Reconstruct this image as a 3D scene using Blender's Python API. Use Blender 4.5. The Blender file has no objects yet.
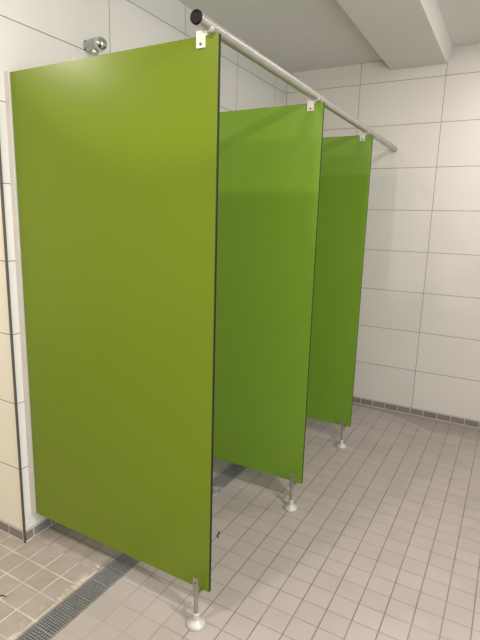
import bpy, bmesh, math, random
from mathutils import Vector, Matrix
random.seed(7)
S = bpy.context.scene
COL = S.collection
PI = math.pi

# ------------------------------------------------------------------ measures (metres)
L = 4.108            # back wall
YC = 1.550           # outer corner of the shower wall
H, HR = 2.600, 2.627            # ceiling
XR, YF, XL = 3.3, -2.0, -2.4
PANEL_Y = (1.599, 2.471, 3.3116)
XW, ZT, ZB, TH = 0.944, 1.960, 0.127, 0.013
RX, RZ, RR = 0.899, 1.9905, 0.0188
DL, DR = 0.4125, 0.5165
DY0, DY1 = 0.45, 3.95

def lin(c):
    def f(v):
        v /= 255.0
        return v/12.92 if v <= .04045 else ((v+.055)/1.055)**2.4
    return (f(c[0]), f(c[1]), f(c[2]), 1)

# ------------------------------------------------------------------ materials
class NT:
    def __init__(s, name):
        s.m = bpy.data.materials.new(name); s.m.use_nodes = True
        s.t = s.m.node_tree; s.n = s.t.nodes; s.b = s.n['Principled BSDF']
    def new(s, typ, **kw):
        x = s.n.new(typ)
        for k, v in kw.items(): setattr(x, k, v)
        return x
    def put(s, sock, v):
        if hasattr(v, 'is_linked') or hasattr(v, 'links'): s.t.links.new(v, sock)
        else: sock.default_value = v
    def math(s, op, a, b=None, c=None):
        x = s.new('ShaderNodeMath', operation=op)
        s.put(x.inputs[0], a)
        if b is not None: s.put(x.inputs[1], b)
        if c is not None: s.put(x.inputs[2], c)
        return x.outputs[0]
    def mix(s, fac, a, b):
        x = s.new('ShaderNodeMix', data_type='RGBA')
        s.put(x.inputs[0], fac); s.put(x.inputs[6], a); s.put(x.inputs[7], b)
        return x.outputs[2]
    def coords(s):
        tc = s.new('ShaderNodeTexCoord'); sp = s.new('ShaderNodeSeparateXYZ')
        s.t.links.new(tc.outputs['Object'], sp.inputs[0])
        return tc.outputs['Object'], sp.outputs[0], sp.outputs[1], sp.outputs[2]
    def noise(s, vec, scale, detail=3, rough=.55):
        x = s.new('ShaderNodeTexNoise'); s.put(x.inputs['Vector'], vec)
        x.inputs['Scale'].default_value = scale; x.inputs['Detail'].default_value = detail
        x.inputs['Roughness'].default_value = rough
        return x.outputs[0]
    def ramp(s, v, a, b, lo=0., hi=1.):
        x = s.new('ShaderNodeMapRange', interpolation_type='SMOOTHSTEP'); s.put(x.inputs[0], v)
        for i, q in zip((1, 2, 3, 4), (a, b, lo, hi)): x.inputs[i].default_value = q
        return x.outputs[0]
    def line(s, c, off, pitch, w):
        """1 on the joint lines at off + k*pitch (soft edged), and the cell index"""
        t = s.math('DIVIDE', s.math('SUBTRACT', c, off), pitch)
        fl = s.math('FLOOR', t)
        fr = s.math('SUBTRACT', t, fl)
        d = s.math('MULTIPLY', s.math('SUBTRACT', .5, s.math('ABSOLUTE', s.math('SUBTRACT', fr, .5))), pitch)
        return s.ramp(d, w*.32, w*.72, 1., 0.), fl
    def bump(s, h, strength=.3, dist=.002):
        x = s.new('ShaderNodeBump'); x.inputs['Strength'].default_value = strength
        x.inputs['Distance'].default_value = dist; s.put(x.inputs['Height'], h)
        s.t.links.new(x.outputs[0], s.b.inputs['Normal'])
    def set(s, **kw):
        for k, v in kw.items(): s.put(s.b.inputs[k.replace('_', ' ')], v)
        return s.m

def wall_mat(name, axis, off, zoff, col, grout=(128, 122, 116), first=-99.):
    n = NT(name); v, x, y, z = n.coords(); u = {'x': x, 'y': y}[axis]
    a, ia = n.line(u, off, .592, .0034); b, ib = n.line(z, zoff, .300, .0034)
    a = n.math('MULTIPLY', a, n.math('GREATER_THAN', u, first))
    m = n.math('MAXIMUM', a, b)
    cb = n.new('ShaderNodeCombineXYZ'); n.put(cb.inputs[0], ia); n.put(cb.inputs[1], ib)
    wn = n.new('ShaderNodeTexWhiteNoise'); n.put(wn.inputs[0], cb.outputs[0])
    c0 = lin(col); c1 = lin(tuple(k*.972 for k in col))
    tile = n.mix(wn.outputs[0], c0, c1)
    soft = n.noise(v, 2.2, 2)
    tile = n.mix(n.ramp(soft, .3, .75, 0, .5), tile, c1)
    n.put(n.b.inputs['Base Color'], n.mix(m, tile, lin(grout)))
    n.put(n.b.inputs['Roughness'], n.math('ADD', n.math('MULTIPLY', m, .4), .36))
    n.b.inputs['Specular IOR Level'].default_value = .35
    hh = n.math('ADD', n.math('SUBTRACT', 1., m), n.math('MULTIPLY', n.noise(v, 9, 2), .06))
    n.bump(hh, .35, .0012)
    return n.m

def base_mat(name, axis, off, seal=.0055):
    n = NT(name); v, x, y, z = n.coords(); u = {'x': x, 'y': y}[axis]
    a, ia = n.line(u, off, .0976, .0042)
    b = n.ramp(z, seal, seal+.0022, 1., 0.)
    t = n.ramp(z, .0470, .0480, 0., .15)
    m = n.math('MAXIMUM', n.math('MAXIMUM', a, b), t)
    wn = n.new('ShaderNodeTexWhiteNoise', noise_dimensions='1D'); n.put(wn.inputs['W'], ia)
    tile = n.mix(wn.outputs[0], lin((128, 122, 117)), lin((139, 133, 128)))
    tile = n.mix(n.math('MULTIPLY', n.noise(v, 30), .35), tile, lin((112, 107, 103)))
    n.put(n.b.inputs['Base Color'], n.mix(m, tile, lin((205, 200, 192))))
    n.b.inputs['Roughness'].default_value = .5
    n.bump(n.math('SUBTRACT', 1., m), .3, .001)
    return n.m

def floor_mat():
    n = NT('floor_tiles'); v, x, y, z = n.coords()
    left = n.ramp(x, .45, .46, 1., 0.)
    # right field
    a, ia = n.line(x, 1.2938, .0976, .0046); b, ib = n.line(y, 2.0724, .0949, .0038)
    mr = n.math('MAXIMUM', a, n.math('MULTIPLY', b, .72))
    # left field (beside the corner)
    a2, ja = n.line(x, LX0, LPX, .0052); b2, jb = n.line(y, LY0, LPY, .0052)
    ml = n.math('MAXIMUM', a2, b2)
    def sel(p, q): return n.math('ADD', n.math('MULTIPLY', left, q), n.math('MULTIPLY', n.math('SUBTRACT', 1., left), p))
    m = sel(mr, ml)
    cb = n.new('ShaderNodeCombineXYZ'); n.put(cb.inputs[0], sel(ia, ja)); n.put(cb.inputs[1], sel(ib, jb))
    wn = n.new('ShaderNodeTexWhiteNoise'); n.put(wn.inputs[0], cb.outputs[0])
    tile = n.mix(wn.outputs[0], lin((168, 160, 155)), lin((174, 166, 161)))
    blot = n.noise(v, 5.5, 4)
    tile = n.mix(n.ramp(blot, .38, .72, 0, .35), tile, lin((157, 149, 144)))
    tile = n.mix(n.math('MULTIPLY', n.noise(v, 120, 2), .22), tile, lin((148, 139, 133)))
    # browner, worn tiles on the left of the channel
    worn = n.math('MULTIPLY', left, n.ramp(n.noise(v, 16, 4, .65), .35, .7, .25, .75))
    tile = n.mix(worn, tile, lin((150, 139, 124)))
    # lime residue along the channel edge
    edge = n.ramp(n.math('ABSOLUTE', n.math('SUBTRACT', x, DL-.012)), .0, .05, 1., 0.)
    resid = n.math('MULTIPLY', n.math('MULTIPLY', edge, left), n.ramp(n.noise(v, 22, 5, .7), .5, .62, 0, .75))
    tile = n.mix(resid, tile, lin((214, 206, 198)))
    # grout: dark on the right, pale on the left of the channel and inside the cubicles' rim
    gd = n.mix(n.ramp(n.noise(v, 7, 3), .4, .65), lin((122, 111, 104)), lin((138, 127, 119)))
    gl = n.mix(n.ramp(n.noise(v, 9, 3), .4, .62), lin((206, 198, 186)), lin((182, 172, 158)))
    gl = n.mix(n.ramp(y, 1.57, 1.60), gl, gd)
    near = n.math('MULTIPLY', n.ramp(x, .72, .95, .75, 0.), n.ramp(y, 1.50, 1.75, 1., .2))
    gd = n.mix(near, gd, lin((168, 160, 152)))
    grout = n.mix(left, gd, gl)
    col = n.mix(m, tile, grout)
    # faint curved drying mark near the back wall
    dx = n.math('SUBTRACT', x, ARC[0]); dy = n.math('SUBTRACT', y, ARC[1])
    r = n.math('SQRT', n.math('ADD', n.math('MULTIPLY', dx, dx), n.math('MULTIPLY', dy, dy)))
    ring = n.ramp(n.math('ABSOLUTE', n.math('SUBTRACT', r, ARC[2])), .006, .030, .24, 0.)
    ring = n.math('MULTIPLY', ring, n.ramp(y, 3.72, 3.86))
    col = n.mix(ring, col, lin((196, 190, 182)))
    beyond = n.math('MULTIPLY', n.ramp(r, ARC[2]-.005, ARC[2]+.02, 0., .35), n.ramp(y, 3.8, 3.9))
    col = n.mix(beyond, col, lin((132, 124, 116)))
    n.put(n.b.inputs['Base Color'], col)
    n.put(n.b.inputs['Roughness'], n.ramp(blot, .3, .7, .36, .52))
    n.b.inputs['Specular IOR Level'].default_value = .4
    hh = n.math('ADD', n.math('SUBTRACT', 1., m), n.math('MULTIPLY', n.noise(v, 60, 3), .12))
    n.bump(hh, .45, .0015)
    return n.m

def circle3(p, q, r):
    ax, ay = p; bx, by = q; cx, cy = r
    d = 2*(ax*(by-cy)+bx*(cy-ay)+cx*(ay-by))
    ux = ((ax*ax+ay*ay)*(by-cy)+(bx*bx+by*by)*(cy-ay)+(cx*cx+cy*cy)*(ay-by))/d
    uy = ((ax*ax+ay*ay)*(cx-bx)+(bx*bx+by*by)*(ax-cx)+(cx*cx+cy*cy)*(bx-ax))/d
    return ux, uy, math.hypot(ax-ux, ay-uy)
ARC = circle3((.78, 4.03), (1.02, 4.005), (1.29, 3.882))
LX0, LY0, LPX, LPY = .1025, 1.4857, .0998, .1007

def simple(name, col, rough=.5, metal=0., spec=.5, var=.06, scale=8):
    n = NT(name); v, x, y, z = n.coords()
    c = n.mix(n.math('MULTIPLY', n.noise(v, scale, 3), 1.), lin(col), lin(tuple(k*(1-var*2) for k in col)))
    n.put(n.b.inputs['Base Color'], c)
    n.b.inputs['Roughness'].default_value = rough; n.b.inputs['Metallic'].default_value = metal
    n.b.inputs['Specular IOR Level'].default_value = spec
    return n.m

def panel_mat(name, c0, c1):
    n = NT(name); v, x, y, z = n.coords()
    c = n.mix(n.noise(v, 1.3, 2), lin(c0), lin(c1))
    n.put(n.b.inputs['Base Color'], c)
    n.b.inputs['Roughness'].default_value = .27
    n.b.inputs['Specular IOR Level'].default_value = .30
    n.bump(n.noise(v, 450, 2), .04, .0004)
    return n.m

def drain_mat():
    n = NT('drain_steel'); v, x, y, z = n.coords()
    g = n.new('ShaderNodeNewGeometry'); sp = n.new('ShaderNodeSeparateXYZ'); n.t.links.new(g.outputs['Position'], sp.inputs[0])
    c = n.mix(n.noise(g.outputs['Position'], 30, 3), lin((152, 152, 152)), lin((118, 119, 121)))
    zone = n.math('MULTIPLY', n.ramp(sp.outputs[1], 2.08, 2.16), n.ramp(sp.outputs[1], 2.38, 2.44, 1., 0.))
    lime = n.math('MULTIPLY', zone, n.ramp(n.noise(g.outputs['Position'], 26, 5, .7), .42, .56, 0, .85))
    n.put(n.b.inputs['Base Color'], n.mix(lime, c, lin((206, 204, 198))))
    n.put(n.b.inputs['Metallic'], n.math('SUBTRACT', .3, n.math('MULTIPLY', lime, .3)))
    n.b.inputs['Roughness'].default_value = .42
    return n.m

M = dict(
    floor=floor_mat(),
    wall_left=wall_mat('white_tiles_shower_wall', 'y', 2.7457, 2.4545, (224, 223, 218), first=1.8),
    wall_back=wall_mat('white_tiles_back_wall', 'x', 1.1986, 2.4545, (221, 217, 211)),
    wall_side=wall_mat('cream_tiles_side_wall', 'x', -.5, 2.4545, (232, 228, 210)),
    wall_other=wall_mat('white_tiles_other_walls', 'x', 0, 2.4545, (226, 222, 212)),
    base_x=base_mat('grey_base_tiles_back', 'x', .8956, .0032),
    base_xl=base_mat('grey_base_tiles_side', 'x', -.109),
    base_y=base_mat('grey_base_tiles_left', 'y', 1.596),
    plaster=simple('ceiling_plaster', (226, 224, 219), .85, 0, .2, .02, 3),
    beam=simple('beam_plaster', (226, 224, 218), .8, 0, .2, .02, 3),
    trim=simple('anodised_trim', (98, 93, 88), .45, .25, .5, .05, 20),
    green=panel_mat('olive_green_laminate', (113, 133, 29), (108, 128, 27)),
    green_cool_lit=panel_mat('green_laminate_cool_lit', (116, 150, 48), (111, 145, 45)),  # same laminate, with cooler, brighter light put into its colour
    core=simple('dark_laminate_core', (13, 15, 17), .55, 0, .3, .1, 40),
    alu=simple('satin_aluminium', (194, 192, 187), .42, .8, .5, .04, 14),
    channel=simple('pale_aluminium_profile', (216, 212, 204), .42, .35, .5, .03, 10),
    clip=simple('pale_clip_metal', (226, 216, 206), .45, .25, .5, .03, 30),
    foot=simple('grey_foot_metal', (196, 194, 188), .48, .25, .5, .04, 30),
    post=simple('brushed_steel_post', (178, 174, 168), .34, .75, .5, .05, 30),
    screw=simple('screw_steel', (120, 108, 100), .4, .6, .5, .1, 60),
    capm=simple('black_rubber_cap', (15, 11, 10), .6, 0, .25, .15, 60),
    chrome=simple('chrome', (214, 216, 214), .10, 1., .5, .03, 10),
    satin=simple('satin_chrome', (196, 198, 194), .25, .9, .5, .08, 40),
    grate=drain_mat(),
    sump=simple('drain_sump', (34, 36, 40), .6, .2, .4, .2, 20),
    scrap=simple('dark_scrap', (74, 72, 76), .7, 0, .3, .1, 60),
    scrap2=simple('brown_scrap', (70, 52, 42), .7, 0, .3, .1, 60),
)

# ------------------------------------------------------------------ mesh helpers
def box(bm, a, b, mi=0):
    r = bmesh.ops.create_cube(bm, size=1)
    c = [(p+q)/2 for p, q in zip(a, b)]; s = [abs(q-p) for p, q in zip(a, b)]
    for v in r['verts']: v.co = Vector((c[0]+v.co.x*s[0], c[1]+v.co.y*s[1], c[2]+v.co.z*s[2]))
    fs = {f for v in r['verts'] for f in v.link_faces}
    for f in fs: f.material_index = mi
    return r['verts'], fs

def lathe(bm, prof, origin, axis='z', seg=40, mi=0):
    """prof: list of (radius, height); radius 0 closes the end"""
    def P(r, h, t):
        c, s = r*math.cos(t), r*math.sin(t)
        d = {'z': (c, s, h), 'x': (h, c, s), 'y': (s, h, c)}[axis]
        return Vector(origin)+Vector(d)
    rings = []
    for r, h in prof:
        if r == 0: rings.append([bm.verts.new(P(0, h, 0))])
        else: rings.append([bm.verts.new(P(r, h, 2*PI*i/seg)) for i in range(seg)])
    for A, B in zip(rings, rings[1:]):
        for i in range(seg):
            j = (i+1) % seg
            if len(A) == 1 and len(B) == 1: continue
            if len(A) == 1: vs = [A[0], B[j], B[i]]
            elif len(B) == 1: vs = [A[i], A[j], B[0]]
            else: vs = [A[i], A[j], B[j], B[i]]
            f = bm.faces.new(vs); f.material_index = mi; f.smooth = True
    return rings

def obj(name, bm, mats, parent=None, bevel=0., smooth_angle=None, origin=None):
    bmesh.ops.recalc_face_normals(bm, faces=bm.faces)
    if origin is not None: bmesh.ops.translate(bm, vec=-Vector(origin), verts=bm.verts)
    me = bpy.data.meshes.new(name); bm.to_mesh(me); bm.free()
    for m in (mats if isinstance(mats, (list, tuple)) else [mats]): me.materials.append(m)
    o = bpy.data.objects.new(name, me); COL.objects.link(o)
    if parent: o.parent = parent
    if origin is not None: o.location = origin
    if bevel:
        b = o.modifiers.new('bevel', 'BEVEL'); b.width = bevel; b.segments = 2; b.limit_method = 'ANGLE'; b.angle_limit = .6
    if smooth_angle:
        es = me.edges
        for p in me.polygons: p.use_smooth = True
        b2 = bmesh.new(); b2.from_mesh(me)
        for e in b2.edges:
            if len(e.link_faces) == 2 and e.calc_face_angle(0) > smooth_angle: e.smooth = False
        b2.to_mesh(me); b2.free()
    return o

def struct(name, bm, mats, **k):
    o = obj(name, bm, mats, **k); o['kind'] = 'structure'; return o

def thing(name, label, cat, loc=(0, 0, 0), group=None):
    o = bpy.data.objects.new(name, None); COL.objects.link(o); o.location = loc
    o.empty_display_size = .1
    return tag(o, label, cat, group)

def tag(o, label, cat, group=None):
    o['kind'] = 'thing'
    o['label'] = label; o['category'] = cat
    if group: o['group'] = group
    return o

# ------------------------------------------------------------------ the setting
W = .2
bm = bmesh.new()                                   # floor with the slot for the channel
box(bm, (XL, YF, -.12), (DL, YC, 0)); box(bm, (-.0, YC, -.12), (DL, L, 0))
box(bm, (DR, YF, -.12), (XR, L, 0))
box(bm, (DL, YF, -.12), (DR, DY0, 0)); box(bm, (DL, DY1, -.12), (DR, L, 0))
struct('floor', bm, M['floor'])
bm = bmesh.new(); box(bm, (XL-W, YF-W, H), (1.0, L+W, H+.15)); box(bm, (1.0, YF-W, HR), (XR+W, L+W, H+.15)); struct('ceiling', bm, M['plaster'])
bm = bmesh.new(); box(bm, (-W, YC+.0005, -.12), (0, L, H)); struct('wall_left', bm, M['wall_left'])
bm = bmesh.new(); box(bm, (-W, L, -.12), (XR+W, L+W, HR)); struct('wall_back', bm, M['wall_back'])
bm = bmesh.new(); box(bm, (XL-W, YC, -.12), (-W, YC+W, H)); box(bm, (-W, YC, -.12), (-.0005, YC+.0005, H))
struct('wall_side', bm, M['wall_side'])
bm = bmesh.new(); box(bm, (XR, YF-W, -.12), (XR+W, L, HR)); struct('wall_right', bm, M['wall_left'])
bm = bmesh.new(); box(bm, (XL-W, YF-W, -.12), (XR, YF, HR)); struct('wall_front', bm, M['wall_other'])
bm = bmesh.new(); box(bm, (XL-W, YF, -.12), (XL, YC, H)); struct('wall_far', bm, M['wall_left'])
bm = bmesh.new()                                   # ceiling beam with a slightly leaning right side
vs, _ = box(bm, (.823, YF, 2.53), (1.197, L, HR))
for q in vs:
    if q.co.x > 1.1 and q.co.z > 2.6: q.co.x = 1.226
struct('trim_1', bm, M['beam'], bevel=.003)
bt, bh = .001, .0485
bm = bmesh.new(); box(bm, (0, YC, 0), (bt, L-bt, bh)); struct('baseboard_left', bm, M['base_y'])
bm = bmesh.new(); box(bm, (0, L-bt, 0), (XR, L, bh)); struct('baseboard_back', bm, M['base_x'])
bm = bmesh.new(); box(bm, (XL, YC-bt, 0), (0, YC, bh)); struct('baseboard_side', bm, M['base_xl'])
bm = bmesh.new()                                   # metal edge trim on the outer corner
box(bm, (-.0055, YC-.0035, 0), (.0035, YC+.0045, H)); struct('trim_2', bm, M['trim'], bevel=.0008)

# ------------------------------------------------------------------ shower partitions
G = 'green shower partitions in a row along the left wall'
FX, FY = .908, -.027
def make_partition():
    y = 0.0
    t = thing('shower_partition', 'x', 'partition', (0, 0, 0), G)
    bm = bmesh.new()
    vs, fs = box(bm, (.012, 0, ZB), (XW, TH, ZT))
    bmesh.ops.bevel(bm, geom=list({e for f in fs for e in f.edges}), offset=.0012, segments=2, affect='EDGES')
    for f in bm.faces: f.material_index = 0 if abs(f.normal.y) > .9 else 1
    obj('panel', bm, [M['green'], M['core']], t)
    # U profile on the wall
    bm = bmesh.new()
    box(bm, (.0005, -.010, ZB), (.004, TH+.010, ZT+.002))
    box(bm, (.004, -.010, ZB), (.026, -.0005, ZT+.002)); box(bm, (.004, TH+.0005, ZB), (.026, TH+.010, ZT+.002))
    obj('wall_channel', bm, M['channel'], t, bevel=.0012)['label'] = 'pale aluminium channel fixing the panel to the wall'
    # clip astride the top edge, with a cradle for the rail
    cx = .884
    bm = bmesh.new()
    box(bm, (cx-.0155, -.0045, 1.926), (cx+.0155, -.0005, 1.9735))
    box(bm, (cx-.0155, TH+.0005, 1.926), (cx+.0155, TH+.0045, 1.9735))
    box(bm, (cx-.0155, -.0006, 1.9605), (cx+.0155, TH+.0006, 1.9712))
    a0, a1 = -2.75, -.4                            # cradle hugging the underside of the rail
    n = 14
    ring = []
    for i in range(n+1):
        a = a0+(a1-a0)*i/n
        ring.append([(RX+r*math.cos(a), RZ+r*math.sin(a)) for r in (RR+.0004, RR+.005)])
    for i in range(n):
        q = [ring[i][0], ring[i][1], ring[i+1][1], ring[i+1][0]]
        f0 = [bm.verts.new((p[0], 0., p[1])) for p in q]; f1 = [bm.verts.new((p[0], TH+.003, p[1])) for p in q]
        bm.faces.new(f0); bm.faces.new(f1[::-1])
        for k in range(4): bm.faces.new((f0[k], f0[(k+1) % 4], f1[(k+1) % 4], f1[k]))
    clip = obj('rail_clip', bm, M['clip'], t, bevel=.0008)
    clip['label'] = 'pale metal clip joining panel and rail'
    bm = bmesh.new(); lathe(bm, [(0, -.0062), (.0036, -.0062), (.0046, -.0052), (.0046, -.0044)], (cx+.001, 0, 1.9365), 'y', 20)
    obj('screw', bm, M['screw'], clip)
    # foot: slotted post standing just in front of the panel, on a round base
    bm = bmesh.new()
    box(bm, (FX-.0105, FY-.0085, .118), (FX+.0105, FY-.0035, .193))
    box(bm, (FX-.0070, FY-.0060, .1190), (FX+.0070, TH+.016, .1262))
    lathe(bm, [(0, .035), (.0082, .035), (.0082, .120), (0, .120)], (FX, FY, 0), 'z', 28)
    post = obj('foot_post', bm, M['post'], t, bevel=.0008)
    bm = bmesh.new(); lathe(bm, [(0, FY-.0100), (.0034, FY-.0100), (.0042, FY-.0092), (.0042, FY-.0084)], (FX, 0, .176), 'y', 18)
    obj('screw', bm, M['screw'], post)
    bm = bmesh.new()
    lathe(bm, [(0, 0), (.0345, 0), (.0355, .002), (.0350, .007), (.031, .0125), (.022, .018), (.0145, .022), (.0125, .026),
               (.0120, .046), (.0110, .049), (0, .049)], (FX, FY, 0), 'z', 48)
    obj('foot_base', bm, M['foot'], t)['label'] = 'round domed metal foot on the floor'
    return t

def copy_tree(o, parent=None):
    c = o.copy(); COL.objects.link(c)
    if parent: c.parent = parent
    for ch in list(o.children): copy_tree(ch, c)
    return c

plabels = ('largest olive-green shower partition, nearest the camera, at the outer wall corner',
           'middle green shower partition of the row, between the nearest and farthest green panels',
           'smallest green shower partition, farthest of the row, nearest the white back wall')
proto = make_partition()
for i, (y, lb) in enumerate(zip(PANEL_Y, plabels)):
    o = proto if i == 0 else copy_tree(proto)
    o.location = (0, y, 0); o['label'] = lb
    if i:                                            # the two farther boards have their cooler light painted into the green
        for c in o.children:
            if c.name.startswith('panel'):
                if i == 1: me2 = c.data.copy(); me2.materials[0] = M['green_cool_lit']
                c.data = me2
    for c in o.children:                            # the farther feet stand a little more in front
        if c.name.startswith('foot'): c.location = (0, (0, -.016, -.024)[i], 0)

# ------------------------------------------------------------------ rail over the partitions
rail = thing('support_rail', 'round grey metal rail above the green partitions, running to the back wall', 'rail', (RX, L, RZ))
bm = bmesh.new()
lathe(bm, [(0, 1.554-L), (RR, 1.554-L), (RR, -.008), (0, -.008)], (0, 0, 0), 'y', 48)
obj('tube', bm, M['alu'], rail, smooth_angle=.6)
bm = bmesh.new()
lathe(bm, [(0, 1.5475-L), (RR*.70, 1.5475-L), (RR*.78, 1.5455-L), (RR*.94, 1.5455-L), (RR*1.03, 1.548-L), (RR*1.03, 1.5535-L), (0, 1.5535-L)], (0, 0, 0), 'y', 40)
obj('end_cap', bm, M['capm'], rail, smooth_angle=.7)['label'] = 'black plastic cap on the near end'
bm = bmesh.new()
lathe(bm, [(0, -.016), (RR*1.08, -.016), (RR*1.08, -.0005), (0, -.0005)], (0, 0, 0), 'y', 40)
obj('wall_socket', bm, M['alu'], rail, smooth_angle=.6)

# ------------------------------------------------------------------ shower head
SH = (0, 2.010, 2.172)
sh = thing('showerhead', 'short chrome shower head on the tiled wall above the nearest partition', 'shower head', SH)
bm = bmesh.new()
lathe(bm, [(0, 0), (.0225, 0), (.0235, .002), (.0235, .010), (.0242, .016), (.0275, .046), (.0282, .070), (0, .070)], (0, 0, 0), 'x', 44)
body = obj('body', bm, M['satin'], sh, smooth_angle=.6)
bm = bmesh.new()
prof = [(0, .069), (.0290, .069), (.0290, .080)]+[(.0288*math.cos(a), .081+.029*math.sin(a)) for a in [k*PI/20 for k in range(0, 10)]]+[(0, .110)]
lathe(bm, prof, (0, 0, 0), 'x', 44)
dome = obj('dome', bm, M['chrome'], sh); dome['label'] = 'polished chrome rounded end'
bm = bmesh.new()
lathe(bm, [(0, -.034), (.013, -.034), (.0165, -.032), (.018, -.020), (0, -.020)], (.046, 0, 0), 'z', 32)
noz = obj('nozzle', bm, M['satin'], sh, smooth_angle=.6)
for q in (-1, 1):
    bm = bmesh.new()
    lathe(bm, [(0, -.0225), (.0028, -.0225), (.0036, -.0215), (.0036, -.010), (0, -.010)], (.0062, .004, q*.0165), 'y', 16)
    obj('screw', bm, M['capm'], sh)

# ------------------------------------------------------------------ drain channel
dr = thing('drain_channel', 'long grey perforated steel drain channel set in the tiled floor under the partitions', 'drain', ((DL+DR)/2, DY0, 0))
hw = (DR-DL)/2 - .0006
bm = bmesh.new(); ln = DY1-DY0-.001
box(bm, (-hw, .001, -.05), (hw, ln, -.046)); box(bm, (-hw, .001, -.05), (-hw+.0045, ln, .0012)); box(bm, (hw-.0045, .001, -.05), (hw, ln, .0012))
box(bm, (-hw, .001, -.05), (hw, .005, .0012)); box(bm, (-hw, ln-.004, -.05), (hw, ln, .0012))
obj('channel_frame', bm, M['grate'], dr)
bm = bmesh.new(); box(bm, (-hw+.005, .006, -.0455), (hw-.005, ln-.005, -.012)); obj('channel_interior', bm, M['sump'], dr)['label'] = 'dark inside of the channel'
GW = hw-.0055; NX = 8; PX = .0108; HO = .0066; PER = .0905; ROWS = 8
seg = PER*5
def grate_mesh():
    bm = bmesh.new(); z0, z1 = -.003, .0004
    n = 5
    xs = [-(NX-1)/2*PX + i*PX for i in range(NX)]
    edges = [-GW]+[e for x in xs for e in (x-HO/2, x+HO/2)]+[GW]
    ys = []
    for g in range(n):
        for r in range(ROWS): ys.append(g*PER+.0078+r*PX)
    yedges = [.0006]+[e for y in ys for e in (y-HO/2, y+HO/2)]+[seg-.0006]
    for i in range(len(edges)-1):                   # a plate with square holes
        for j in range(len(yedges)-1):
            if i % 2 == 1 and j % 2 == 1: continue
            c = [bm.verts.new(p) for p in ((edges[i], yedges[j], z1), (edges[i+1], yedges[j], z1), (edges[i+1], yedges[j+1], z1), (edges[i], yedges[j+1], z1))]
            bm.faces.new(c)
    bmesh.ops.remove_doubles(bm, verts=bm.verts, dist=1e-5)
    r = bmesh.ops.extrude_face_region(bm, geom=list(bm.faces))
    bmesh.ops.translate(bm, vec=(0, 0, z0-z1), verts=[v for v in r['geom'] if isinstance(v, bmesh.types.BMVert)])
    return bm
g0 = None
k = 0
while .006+(k+1)*seg < ln-.005:
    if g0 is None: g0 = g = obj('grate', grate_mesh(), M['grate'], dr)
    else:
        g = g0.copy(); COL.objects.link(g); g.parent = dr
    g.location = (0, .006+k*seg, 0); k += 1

# ------------------------------------------------------------------ small scraps on the floor
def scrap(name, pts, rad, mat, label):
    bm = bmesh.new(); rings = []
    for i, (x, y, z, w) in enumerate(pts):
        a = Vector(pts[max(i-1, 0)][:3]); b = Vector(pts[min(i+1, len(pts)-1)][:3])
        d = (b-a).normalized(); s = d.cross(Vector((0, 0, 1))).normalized(); u = s.cross(d)
        rings.append([bm.verts.new(Vector((x, y, z))+s*rad*w*math.cos(t)+u*rad*.45*w*math.sin(t)) for t in [2*PI*q/10 for q in range(10)]])
    for A, B in zip(rings, rings[1:]):
        for i in range(10): bm.faces.new((A[i], A[(i+1) % 10], B[(i+1) % 10], B[i]))
    bm.faces.new(rings[0]); bm.faces.new(rings[-1][::-1])
    o = obj(name, bm, mat, origin=(pts[0][0], pts[0][1], 0), smooth_angle=1.2)
    return tag(o, label, 'debris')
r_ = .0042
scrap('debris', [(.700, 2.074, r_*.46, .5), (.700, 2.066, r_*.46, 1.1), (.7045, 2.058, r_*.46, 1), (.7055, 2.050, r_*.46, .8), (.7065, 2.040, r_*.46, .8), (.713, 2.034, r_*.46, 1.05), (.722, 2.033, r_*.46, .5)],
      r_, M['scrap'], 'small dark curled scrap lying on the tiles right of the nearest partition')

scrap('debris', [(.180, 1.290, .002, .35), (.192, 1.297, .002, 1), (.206, 1.302, .002, .9), (.220, 1.304, .002, .2)], .0026, M['scrap2'],
      'tiny brown sliver lying on the pale-grouted tiles left of the drain channel')

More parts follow.
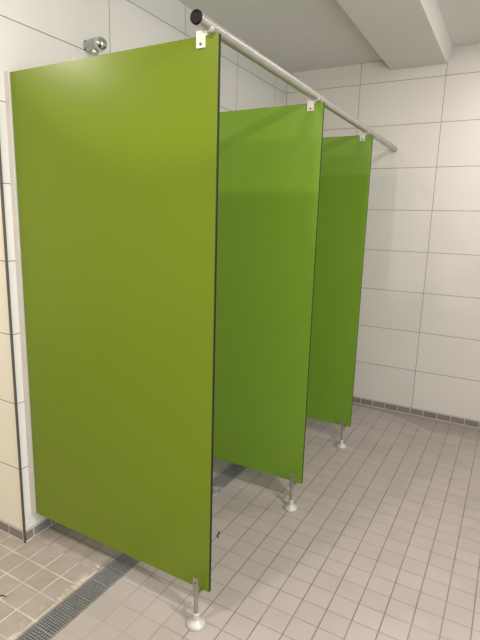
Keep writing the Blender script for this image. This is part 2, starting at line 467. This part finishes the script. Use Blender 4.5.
# ------------------------------------------------------------------ light
def area(name, loc, target, power, col, sx, sy=None, spread=PI):
    d = bpy.data.lights.new(name, 'AREA'); d.energy = power; d.color = col
    d.shape = 'RECTANGLE' if sy else 'DISK'; d.size = sx
    if sy: d.size_y = sy
    d.spread = spread
    o = bpy.data.objects.new(name, d); COL.objects.link(o); o.location = loc
    v = Vector(target)-Vector(loc); o.rotation_euler = v.to_track_quat('-Z', 'Y').to_euler()
    return o
PINK = (1, .87, .79); WARM = (1, .90, .80); NEUT = (1, .95, .88); COOL = (.84, .93, 1)
area('ceiling_light_front', (.45, .20, 2.585), (.45, .20, 0), 32, WARM, .18)
area('ceiling_light_right', (2.45, 1.25, 2.61), (2.3, 1.3, 0), 46, PINK, .10)
area('ceiling_light_back', (1.95, 3.45, 2.61), (1.95, 3.45, 0), 12, NEUT, .22)
area('fill_light_side', (-1.2, .2, 2.585), (-1.2, .2, 0), 23, WARM, .3)  # added warm fill over the unseen left part, no known fitting
area('cool_fill_light', (3.2, .9, 1.5), (0, 1.6, 1.5), 56, COOL, 1.6, 1.5)  # added cool fill, no window there; brightens the farther panels
d = bpy.data.lights.new('added_band_spot', 'SPOT'); d.energy = 80; d.color = (1, .86, .70); d.spot_size = math.radians(40); d.spot_blend = .12  # added spot; its cone edge draws the warm band on the nearest panel
d.shadow_soft_size = .06
o = bpy.data.objects.new('added_band_spot', d); COL.objects.link(o); o.location = (1.0, -.9, 2.40)
o.rotation_euler = (Vector((.76, 1.6, 2.49))-o.location).to_track_quat('-Z', 'Y').to_euler()

w = bpy.data.worlds.new('world'); S.world = w; w.use_nodes = True
w.node_tree.nodes['Background'].inputs[0].default_value = (.75, .82, .9, 1)
w.node_tree.nodes['Background'].inputs[1].default_value = .4

# ------------------------------------------------------------------ camera
yaw, pitch, roll = .50680, .19787, .02874
cam = bpy.data.cameras.new('camera'); co = bpy.data.objects.new('camera', cam); COL.objects.link(co)
fw = Vector((-math.sin(yaw)*math.cos(pitch), math.cos(yaw)*math.cos(pitch), -math.sin(pitch)))
rt = Vector((math.cos(yaw), math.sin(yaw), 0)); up = rt.cross(fw)
R = rt*math.cos(roll)+up*math.sin(roll); U = up*math.cos(roll)-rt*math.sin(roll)
mat = Matrix((R, U, -fw)).transposed().to_4x4(); mat.translation = Vector((1.7532, .3133, 1.4316))
co.matrix_world = mat
cam.sensor_fit = 'VERTICAL'; cam.sensor_height = 32; cam.lens = 486.127/640*32
cam.clip_start = .02
S.camera = co
S.view_settings.view_transform = 'Standard'
S.view_settings.look = 'None'
S.view_settings.exposure = 0
